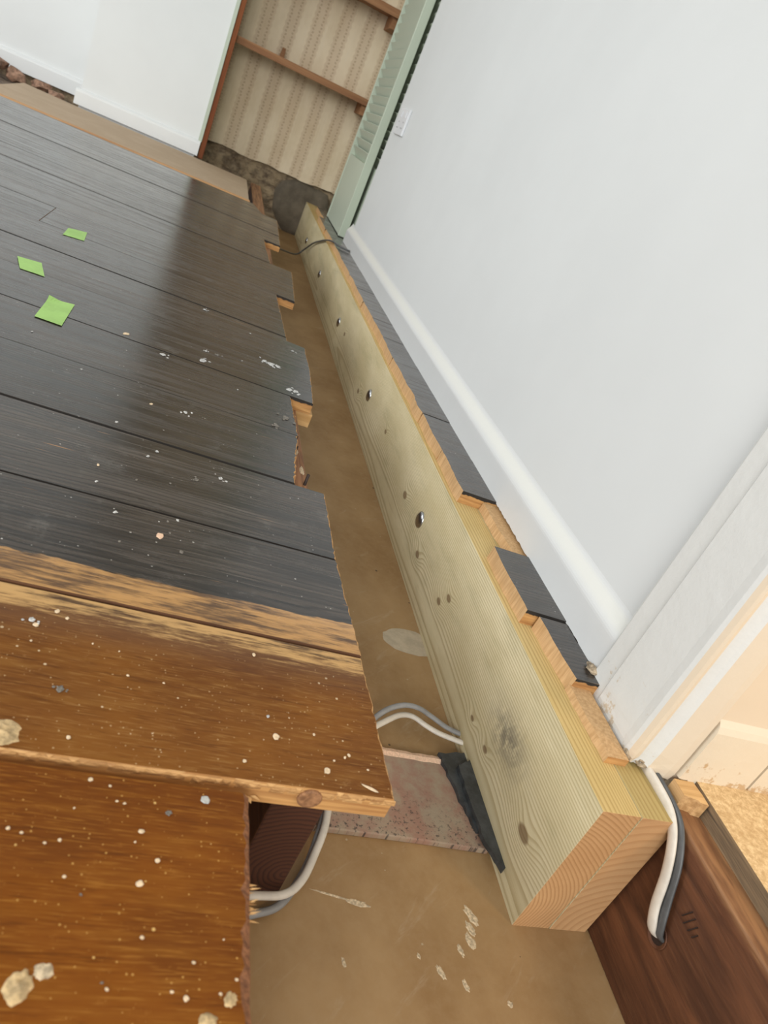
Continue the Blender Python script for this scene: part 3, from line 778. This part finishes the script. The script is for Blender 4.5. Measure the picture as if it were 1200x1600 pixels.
# ---- cupboard alcove right of the chimney breast
def rag_panel(name, x0, x1, y0, y1, z0, z1, mat, parent=None, amp=0.008, n=40, **k):
    prof_pts = []
    vs = []; fs = []
    for i in range(n + 1):
        x = x0 + (x1 - x0) * i / n
        zz = z0 + amp * mnoise.noise(Vector((x * 9.0, 0.3, z0))) + amp * 0.6 * mnoise.noise(Vector((x * 31.0, 1.3, z0)))
        vs += [(x, y0, zz), (x, y1, zz), (x, y0, z1), (x, y1, z1)]
    for i in range(n):
        a = i * 4; b = a + 4
        fs += [(a, b, b + 2, a + 2), (a + 1, a + 3, b + 3, b + 1), (a, a + 1, b + 1, b), (a + 2, b + 2, b + 3, a + 3)]
    fs += [(0, 2, 3, 1), (n * 4, n * 4 + 1, n * 4 + 3, n * 4 + 2)]
    return mesh(name, vs, fs, mat, parent, **k)
wall_alcove = empty('wall_alcove', (0.3, 4.3, 0.0), kind='structure', label='papered back of the open cupboard recess')
# rough masonry below, bumpy
nx, nz = 70, 34
vs, fs = [], []
for j in range(nz + 1):
    for i in range(nx + 1):
        x = -0.13 + 0.90 * i / nx; z = -0.05 + 0.42 * j / nz
        y = 4.262 - 0.022 * mnoise.noise(Vector((x * 9, 1.0, z * 12))) - 0.010 * mnoise.noise(Vector((x * 27, 2.0, z * 30)))
        vs.append((x, y, z))
for j in range(nz):
    for i in range(nx):
        a = j * (nx + 1) + i
        fs.append((a, a + 1, a + nx + 2, a + nx + 1))
b0 = len(vs)
vs += [(-0.13, 4.36, -0.05), (0.77, 4.36, -0.05), (0.77, 4.36, 0.37), (-0.13, 4.36, 0.37)]
fs += [(b0, b0 + 3, b0 + 2, b0 + 1)]
mesh('rubble_masonry', vs, fs, 'plaster', wall_alcove)
rag_panel('wallpaper', -0.10, 0.78, 4.232, 4.256, 0.277, 2.5, 'paper', wall_alcove)
# dark fresh mortar patch packed round the beam end
vs, fs = [], []
NP = 40
outl = [(0.325, 0.185), (0.345, 0.235), (0.40, 0.262), (0.46, 0.276), (0.53, 0.268), (0.60, 0.262), (0.64, 0.15), (0.62, 0.0), (0.44, -0.01), (0.39, 0.03), (0.345, 0.08), (0.33, 0.14)]
oc = (0.47, 0.14)
rows = 7
dense = []
for i in range(len(outl)):
    a = outl[i]; b = outl[(i + 1) % len(outl)]
    for s in range(4):
        t = s / 4
        dense.append((a[0] + (b[0] - a[0]) * t + 0.006 * mnoise.noise(Vector((i * 3.1, t * 4, 0))), a[1] + (b[1] - a[1]) * t + 0.006 * mnoise.noise(Vector((i * 2.1, t * 4, 5)))))
nd = len(dense)
for r in range(rows):
    t = 1 - r / rows
    for (x, z) in dense:
        xx = oc[0] + (x - oc[0]) * t; zz = oc[1] + (z - oc[1]) * t
        y = 4.255 - (0.020 * min(1, r * 0.9)) - 0.007 * mnoise.noise(Vector((xx * 14, 7.0, zz * 14)))
        vs.append((xx, y, zz))
for r in range(rows - 1):
    for i in range(nd):
        j = (i + 1) % nd
        fs.append((r * nd + i, r * nd + j, (r + 1) * nd + j, (r + 1) * nd + i))
fs.append(tuple((rows - 1) * nd + i for i in range(nd)))
mesh('mortar_patch', vs, fs, 'patch', wall_alcove, smooth=True, label='dark fresh mortar patch round the beam end')
box('side_lining', 0.66, 0.70, 3.145, 4.25, 0.0, 2.5, 'green', wall_alcove)
# ================================================================== things
# ---- doubled treated beams
beam1 = box('timber_beam', 0.5005, 0.5475, 0.409, 4.235, 0.0, ZB, ['beam_side', 'beam_top', 'beam_end'], midx=[0, 1, 2, 0, 2, 0], bev=0.0005,
            label='long pale treated timber beam with bolt heads, facing the trench', cat='beam')
beam2 = box('timber_beam', 0.5485, 0.5965, 0.4085, 4.235, 0.0, ZB, ['beam_side', 'beam_top2', 'beam_end2'], midx=[0, 1, 2, 0, 2, 0], bev=0.0005,
            label='rear twin of the treated beam, bolted behind it under the wall', cat='beam')
for (y, z) in [(1.084, 0.100), (1.689, 0.094), (2.339, 0.086), (3.017, 0.082), (3.709, 0.080)]:
    vs, fs = [], []; n = 24
    rings = [(0.0155, 0.0), (0.0155, 0.0012), (0.0140, 0.0032), (0.0105, 0.0052), (0.0055, 0.0064)]
    for (r, h) in rings:
        for i in range(n):
            a = 2 * math.pi * i / n
            vs.append((0.5006 - h, y + r * math.cos(a), z + r * math.sin(a)))
    for l in range(len(rings) - 1):
        for i in range(n):
            j = (i + 1) % n
            fs.append((l * n + i, l * n + j, (l + 1) * n + j, (l + 1) * n + i))
    fs.append(tuple((len(rings) - 1) * n + i for i in range(n)))
    mesh('bolt_head', vs, fs, 'bolt', beam1, smooth=True, label='domed zinc bolt head')

# ---- old joists
j1 = box('floor_joist', 0.190, 0.2395, 0.42, 4.05, 0.0, ZB, ['joist', 'rot', 'joist_end'], midx=[0, 1, 2, 0, 2, 0], bev=0.002,
         label='old dark joist under the sawn board ends, its end grain seen below the brown board', cat='joist')
for (x, y, tx, ty) in [(0.222, 0.992, 0.003, 0.010), (0.2335, 0.905, 0.003, 0.012)]:
    tube('nail', [(x, y, ZB - 0.004), (x + tx * 0.5, y + ty * 0.5, ZB + 0.006), (x + tx, y + ty, ZB + 0.013)], 0.0022, 0.0016, 'nail', j1, segs=8, per=3)
for (x, y) in [(0.228, 1.01), (0.233, 0.95), (0.226, 2.26)]:
    lump('plaster_lump', x, y, 0.004, 0.014, 0.001, j1, 'dust', seed=int(y * 100), z=ZB)
j2 = mesh('floor_joist', *boxv(0.600, 0.652, -1.5, 0.4535, 0.0, 0.1875), ['joist', 'joist'], label='red-brown old joist at the lower right with a cable hole', cat='joist')
bevel(j2, 0.0025, 3)
# dark cable hole in that joist and some saw marks
vs, fs = [], []; n = 22
for (r, x) in ((0.0135, 0.5992), (0.0125, 0.5986), (0.0095, 0.5998)):
    for i in range(n):
        a = 2 * math.pi * i / n
        vs.append((x, 0.3525 + r * math.cos(a), 0.0925 + r * math.sin(a)))
for l in range(2):
    for i in range(n):
        j = (i + 1) % n
        fs.append((l * n + i, l * n + j, (l + 1) * n + j, (l + 1) * n + i))
fs.append(tuple(2 * n + i for i in range(n)))
mesh('cable_hole', vs, fs, ['joist', 'nail'], j2, [0] * (2 * n) + [1])
vs, fs = [], []
for (y, z, l) in [(0.346, 0.139, 0.014), (0.340, 0.137, 0.016), (0.333, 0.136, 0.013), (0.327, 0.134, 0.008)]:
    b = len(vs)
    v, f = boxv(0.5988, 0.6005, y - 0.0005, y + 0.0005, z - l * 0.5, z + l * 0.5)
    vs += [(p[0], p[1] - (p[2] - z) * 0.35, p[2]) for p in v]; fs += [tuple(q + b for q in ff) for ff in f]
mesh('saw_nicks', vs, fs, 'nail', j2, kind='stuff')
# short board end in the doorway corner, tongue still on
blk = [(0.6015, 0.4500), (0.6015, 0.4290), (0.6175, 0.4255), (0.6180, 0.4225), (0.6285, 0.4205), (0.6290, 0.4330), (0.6270, 0.4500)]
prism('board_offcut', blk, 0.1877, 0.2065, ['raw_x', 'raw'], side_mat=lambda i: 1, label='short yellow tongued board end under the hall skirting corner', cat='offcut')
# batten piece under a sawn board end
box('batten', 0.2285, 0.2700, seam(5, 0.25) + 0.004, seam(5, 0.25) + 0.055, 0.163, 0.1878, ['raw_x'], bev=0.001,
    label='small bright pine batten nailed under an overhanging board end', cat='batten')
tube('wood_splinter', [(0.236, 1.150, 0.1885), (0.2385, 1.158, 0.178), (0.2405, 1.168, 0.164)], 0.0012, 0.0010, 'raw_x', segs=6, per=3,
     label='thin pale splinter hanging by the joist below the bright batten', cat='splinter')
# ---- quarry tile and slates on the sub-floor
tile = [(0.240, 0.492), (0.300, 0.4935), (0.360, 0.494), (0.420, 0.4935), (0.496, 0.4915), (0.500, 0.560), (0.498, 0.624), (0.455, 0.621), (0.400, 0.619), (0.300, 0.614), (0.245, 0.611)]
t = prism('quarry_tile', tile, 0.0002, 0.0085, ['tile'], label='worn red quarry tile lying on the trench floor', cat='tile')
bevel(t, 0.0015)
vs, fs = [], []
n = 24; pts = []
for i in range(n + 1):
    x = 0.30 + 0.175 * i / n
    pts.append((x, 0.6085 + 0.0015 * mnoise.noise(Vector((x * 70, 0, 0))), 0.6215 + 0.004 * mnoise.noise(Vector((x * 60, 3, 0)))))
for (x, a, b) in pts: vs += [(x, a, 0.0086), (x, (a + b) / 2, 0.0105), (x, b, 0.0080)]
for i in range(n):
    for s in range(2):
        fs.append((i * 3 + s, i * 3 + s + 1, i * 3 + s + 4, i * 3 + s + 3))
mesh('mortar_strip', vs, fs, 'splat_p', t)
def slate_piece(outline, z0, z1, seed, label):
    r = random.Random(seed); pts = []
    for i in range(len(outline)):
        a = outline[i]; b = outline[(i + 1) % len(outline)]
        for s in range(5):
            q = s / 5
            pts.append((a[0] + (b[0] - a[0]) * q + r.uniform(-0.0016, 0.0016), a[1] + (b[1] - a[1]) * q + r.uniform(-0.0018, 0.0018)))
    return prism('slate_piece', pts, z0, z1, ['slate'], label=label, cat='slate', group='slate packing by the beam')
slate_piece([(0.4615, 0.622), (0.505, 0.632), (0.506, 0.510), (0.484, 0.512), (0.4745, 0.545), (0.466, 0.590)], 0.0088, 0.0140, 1, 'jagged dark slate at the rear of the red tile beside the beam')
slate_piece([(0.479, 0.600), (0.508, 0.618), (0.508, 0.466), (0.4965, 0.460), (0.4835, 0.492), (0.481, 0.545)], 0.0142, 0.0205, 2, 'long broken dark slate wedged against the beam foot')

# ---- cables
tube('cable', [(0.105, 0.37, 0.032), (0.165, 0.392, 0.030), (0.205, 0.3990, 0.026), (0.237, 0.4055, 0.022), (0.257, 0.4235, 0.020), (0.274, 0.4555, 0.018), (0.286, 0.484, 0.021),
               (0.300, 0.530, 0.020), (0.330, 0.590, 0.020), (0.360, 0.630, 0.022), (0.385, 0.650, 0.024), (0.409, 0.666, 0.024), (0.428, 0.668, 0.024), (0.448, 0.660, 0.020), (0.468, 0.652, 0.018), (0.502, 0.645, 0.016)],
     0.0042, 0.0030, 'cable_white', label='pale cable curling from under the brown boards to the beam', cat='cable')
tube('cable', [(0.105, 0.350, 0.016), (0.175, 0.380, 0.012), (0.212, 0.3925, 0.009), (0.234, 0.4015, 0.008), (0.250, 0.4185, 0.008), (0.268, 0.4480, 0.010), (0.282, 0.482, 0.0135),
               (0.305, 0.540, 0.0125), (0.340, 0.600, 0.013), (0.362, 0.643, 0.017), (0.384, 0.664, 0.027), (0.409, 0.673, 0.035), (0.432, 0.674, 0.035), (0.455, 0.672, 0.027), (0.480, 0.664, 0.020), (0.504, 0.660, 0.016)],
     0.0040, 0.0030, 'cable_grey', label='grey cable lying beside the pale one on the trench floor', cat='cable')
tube('cable', [(0.586, 0.520, 0.1935), (0.5865, 0.475, 0.1935), (0.5875, 0.450, 0.1932), (0.5890, 0.425, 0.1905), (0.5890, 0.408, 0.1830), (0.5885, 0.393, 0.168), (0.5880, 0.379, 0.146), (0.5880, 0.367, 0.118), (0.5890, 0.3575, 0.102), (0.5935, 0.3560, 0.0945), (0.604, 0.356, 0.0905)],
     0.0062, 0.0030, 'cable_white', up=(1, 0, 0), label='flat white cable drooping past the beam end into the red-brown joist', cat='cable')
tube('cable', [(0.5925, 0.520, 0.1940), (0.5935, 0.465, 0.1935), (0.5945, 0.436, 0.1925), (0.5950, 0.414, 0.1890), (0.5945, 0.398, 0.1800), (0.5940, 0.381, 0.161), (0.5935, 0.366, 0.132), (0.5935, 0.354, 0.1085), (0.5965, 0.3495, 0.0970), (0.606, 0.3475, 0.0915)],
     0.0060, 0.0028, 'cable_dark', up=(1, 0, 0), label='dark grey cable just behind the drooping white one', cat='cable')
tube('cable', [(0.18, 3.10, 0.10), (0.28, 3.24, 0.075), (0.368, 3.396, 0.050), (0.451, 3.542, 0.030), (0.484, 3.556, 0.064), (0.491, 3.423, 0.121), (0.4925, 3.281, 0.160), (0.4945, 3.12, 0.199), (0.506, 3.03, 0.2160), (0.530, 2.98, 0.2165), (0.5695, 2.96, 0.2165)],
     0.0040, 0.0036, 'cable_dark', label='thin dark cable looping over the far part of the beam', cat='cable')

# ---- green tape squares
TAPES = [([(-0.244, 1.665), (-0.246, 1.733), (-0.211, 1.754), (-0.204, 1.677)], 'smallest green tape square, farthest back on the dark boards'),
         ([(-0.27, 1.413), (-0.232, 1.422), (-0.212, 1.352), (-0.251, 1.351)], 'slanted green tape square nearest the left edge'),
         ([(-0.183, 1.152), (-0.184, 1.251), (-0.146, 1.263), (-0.144, 1.149)], 'largest green tape square with a folded corner, nearest the camera')]
for (q, lab) in TAPES:
    vs = []; fs = []; n = 8
    for j in range(n + 1):
        for i in range(n + 1):
            u, v = i / n, j / n
            a = [q[0][c] + (q[3][c] - q[0][c]) * u for c in (0, 1)]; b = [q[1][c] + (q[2][c] - q[1][c]) * u for c in (0, 1)]
            p = [a[c] + (b[c] - a[c]) * v for c in (0, 1)]
            lift = 0.0012 + 0.0006 * abs(mnoise.noise(Vector((p[0] * 50, p[1] * 50, 1))))
            if 'folded' in lab: lift += max(0, (v - 0.80) * 5) ** 2 * max(0, (0.45 - u) * 2) * 0.006
            vs.append((p[0], p[1], ZT + lift))
    N = len(vs)
    vs += [(x, y, z - 0.0003) for x, y, z in vs]
    for j in range(n):
        for i in range(n):
            a = j * (n + 1) + i
            fs.append((a, a + 1, a + n + 2, a + n + 1)); fs.append((N + a, N + a + n + 1, N + a + n + 2, N + a + 1))
    for i in range(n):
        for (a, b) in ((i, i + 1), (n * (n + 1) + i + 1, n * (n + 1) + i), ((i + 1) * (n + 1), i * (n + 1)), (i * (n + 1) + n, (i + 1) * (n + 1) + n)):
            fs.append((a, N + a, N + b, b))
    mesh('tape_square', vs, fs, 'tape', label=lab, cat='tape', group='green tape squares on the dark boards')

# ---- hearth sheet, its front lath, rubble behind
sheet = [(-0.858, 3.296), (0.166, 3.246), (0.160, 3.905), (-0.640, 3.915), (-0.855, 3.948)]
prism('hardboard_sheet', sheet, 0.1885, 0.2065, ['osb', 'board_edge'], side_mat=lambda i: 1, label='pale hardboard sheet laid in front of the chimney breast', cat='sheet')
lath = [(-1.30, 3.272), (-1.30, 3.312), (0.168, 3.238), (0.168, 3.200)]
prism('lath', lath, 0.1885, 0.2112, ['lath'], label='thin raw wood lath between the dark boards and the hardboard', cat='lath')
extra = [(-1.9, 3.36), (-0.862, 3.300), (-0.862, 3.60), (-1.9, 3.60)]
prism('hardboard_sheet', extra, 0.1885, 0.2055, ['osb', 'board_edge'], side_mat=lambda i: 1, label='neighbouring hardboard sheet running out of the left edge', cat='sheet')
vs, fs = [], []
nx, ny = 50, 20
for j in range(ny + 1):
    for i in range(nx + 1):
        x = -1.9 + 1.27 * i / nx; y = 3.60 + 0.66 * j / ny
        vs.append((x, y, 0.168 + 0.010 * mnoise.noise(Vector((x * 11, y * 11, 0))) + 0.006 * mnoise.noise(Vector((x * 40, y * 40, 2)))))
for j in range(ny):
    for i in range(nx):
        a = j * (nx + 1) + i
        fs.append((a, a + 1, a + nx + 2, a + nx + 1))
b0 = len(vs)
vs += [(-1.9, 3.60, 0.15), (-0.63, 3.60, 0.15), (-0.63, 4.26, 0.15), (-1.9, 4.26, 0.15)]
fs += [(b0, b0 + 3, b0 + 2, b0 + 1), (b0, b0 + 1, nx, 0), (b0 + 3, (nx + 1) * ny, (nx + 1) * ny + nx, b0 + 2)]
mesh('rubble_bed', vs, fs, 'earth', kind='stuff', label='dusty earth and rubble under the recess skirting', cat='rubble')
for i, (x, y, z, rx, ry, rz, lab) in enumerate([(-1.035, 4.13, 0.219, 0.065, 0.055, 0.035, 'large broken brick at the left edge below the recess skirting'),
                                               (-0.93, 4.14, 0.203, 0.045, 0.055, 0.028, 'rounded brick lump second from the left edge below the skirting'),
                                               (-0.83, 4.17, 0.199, 0.050, 0.040, 0.022, 'flat brick shard in the middle of the gap under the recess skirting'),
                                               (-0.745, 4.08, 0.196, 0.035, 0.045, 0.018, 'small brick shard nearest the chimney breast skirting')]):
    rock('brick_fragment', (x, y, z), (rx, ry, rz), 'brick', None, i + 3, 2, 0.55, label=lab, cat='brick', group='broken bricks under the recess skirting')

# ---- alcove post, trim, shelves
box('trim_2', -0.0995, -0.0835, 3.945, 4.25, 0.276, 2.4, 'green', kind='structure', bev=0.001, label='sage green edge strip beside the chimney breast')
box('cupboard_post', -0.0830, -0.0610, 3.965, 4.02, 0.205, 2.4, 'post', bev=0.002, label='red-brown upright post of the open cupboard', cat='post')
def shelf(z0, z1, y0, lab):
    s = empty('shelf', (0.28, 4.1, z0), label=lab, cat='shelf')
    box('shelf_board', -0.060, 0.655, y0, 4.231, z1 - 0.018, z1, 'shelf', s, bev=0.001)
    box('front_lip', -0.060, 0.655, y0 - 0.012, y0 - 0.0002, z0, z1 + 0.002, 'shelf', s, bev=0.0015)
    box('bracket', 0.575, 0.655, y0 + 0.02, 4.231, z0 - 0.045, z1 - 0.0185, 'shelf', s, bev=0.002)
    return s
shelf(0.724, 0.752, 4.02, 'lower brown cupboard shelf with a splintered upright behind it')
shelf(1.110, 1.142, 4.02, 'upper brown cupboard shelf cut by the top edge')
stk = prism('wood_splinter', [(0.150, 4.215), (0.166, 4.215), (0.166, 4.231), (0.150, 4.231)], 0.7522, 0.800, ['shelf'], bottom=[(0.146, 4.205), (0.170, 4.205), (0.170, 4.231), (0.146, 4.231)],
            label='dark wood splinter standing on the lower shelf', cat='splinter')

# ---- louvred bifold door folded against the recess
def louvre_leaf(x0, x1, y0, y1, z0, z1, lab):
    d = empty('louvre_door', ((x0 + x1) / 2, (y0 + y1) / 2, z0), label=lab, cat='door', group='louvred leaves of the folded cupboard door')
    sw = 0.017
    box('stile', x0, x1, y0, y0 + sw, z0, z1, 'green', d, bev=0.002)
    box('stile', x0, x1, y1 - sw, y1, z0, z1, 'green', d, bev=0.002)
    box('rail', x0 + 0.003, x1 - 0.003, y0 + sw, y1 - sw, z0 + 0.001, z0 + 0.30, 'green', d)
    box('rail', x0 + 0.003, x1 - 0.003, y0 + sw, y1 - sw, z1 - 0.08, z1, 'green', d)
    zc = z0 + 0.30 + 0.02
    me = None
    xm = (x0 + x1) / 2; hw = (x1 - x0) / 2 - 0.002
    while zc < z1 - 0.09:
        if me is None:
            v = []; prof = [(-hw, 0.020), (-hw + 0.005, 0.023), (hw, -0.017), (hw - 0.005, -0.020)]
            for yy in (-(y1 - y0) / 2 + sw + 0.0005, (y1 - y0) / 2 - sw - 0.0005):
                v += [(a, yy, b) for a, b in prof]
            o = mesh('slat', [(xm + p[0], (y0 + y1) / 2 + p[1], zc + p[2]) for p in v], [(0, 1, 2, 3), (4, 7, 6, 5), (0, 4, 5, 1), (1, 5, 6, 2), (2, 6, 7, 3), (3, 7, 4, 0)],
                     'green', d, origin=(xm, (y0 + y1) / 2, zc))
            me = o.data
        else:
            o = bpy.data.objects.new('slat', me)
            o.location = Vector((xm, (y0 + y1) / 2, zc))
            WORLD[o] = o.location.copy()
            link2(o, d)
        zc += 0.0365
    return d
louvre_leaf(0.5600, 0.5945, 3.285, 3.790, 0.2125, 2.05, 'sage green louvred door leaf folded along the wall, facing the room')
louvre_leaf(0.6060, 0.6400, 3.153, 3.680, 0.2125, 2.05, 'shadowed second louvred leaf behind the sage green one')
# ---- wall socket
sk = empty('wall_socket', (0.5845, 2.985, 0.66), label='white double socket plate on the right wall near the louvred door', cat='socket')
box('faceplate', 0.5790, 0.5878, 2.905, 3.065, 0.662, 0.752, 'plastic', sk, bev=0.002)
for yc in (2.945, 3.025):
    box('rocker', 0.5765, 0.5789, yc - 0.010, yc + 0.010, 0.722, 0.742, 'plastic', sk, bev=0.0005)
    for (dy, dz) in ((0.0, 0.022), (-0.011, 0.002), (0.011, 0.002)):
        box('pin_slot', 0.5784, 0.5790, yc + dy - 0.003, yc + dy + 0.003, 0.684 + dz - 0.002, 0.684 + dz + 0.002, 'cable_dark', sk)
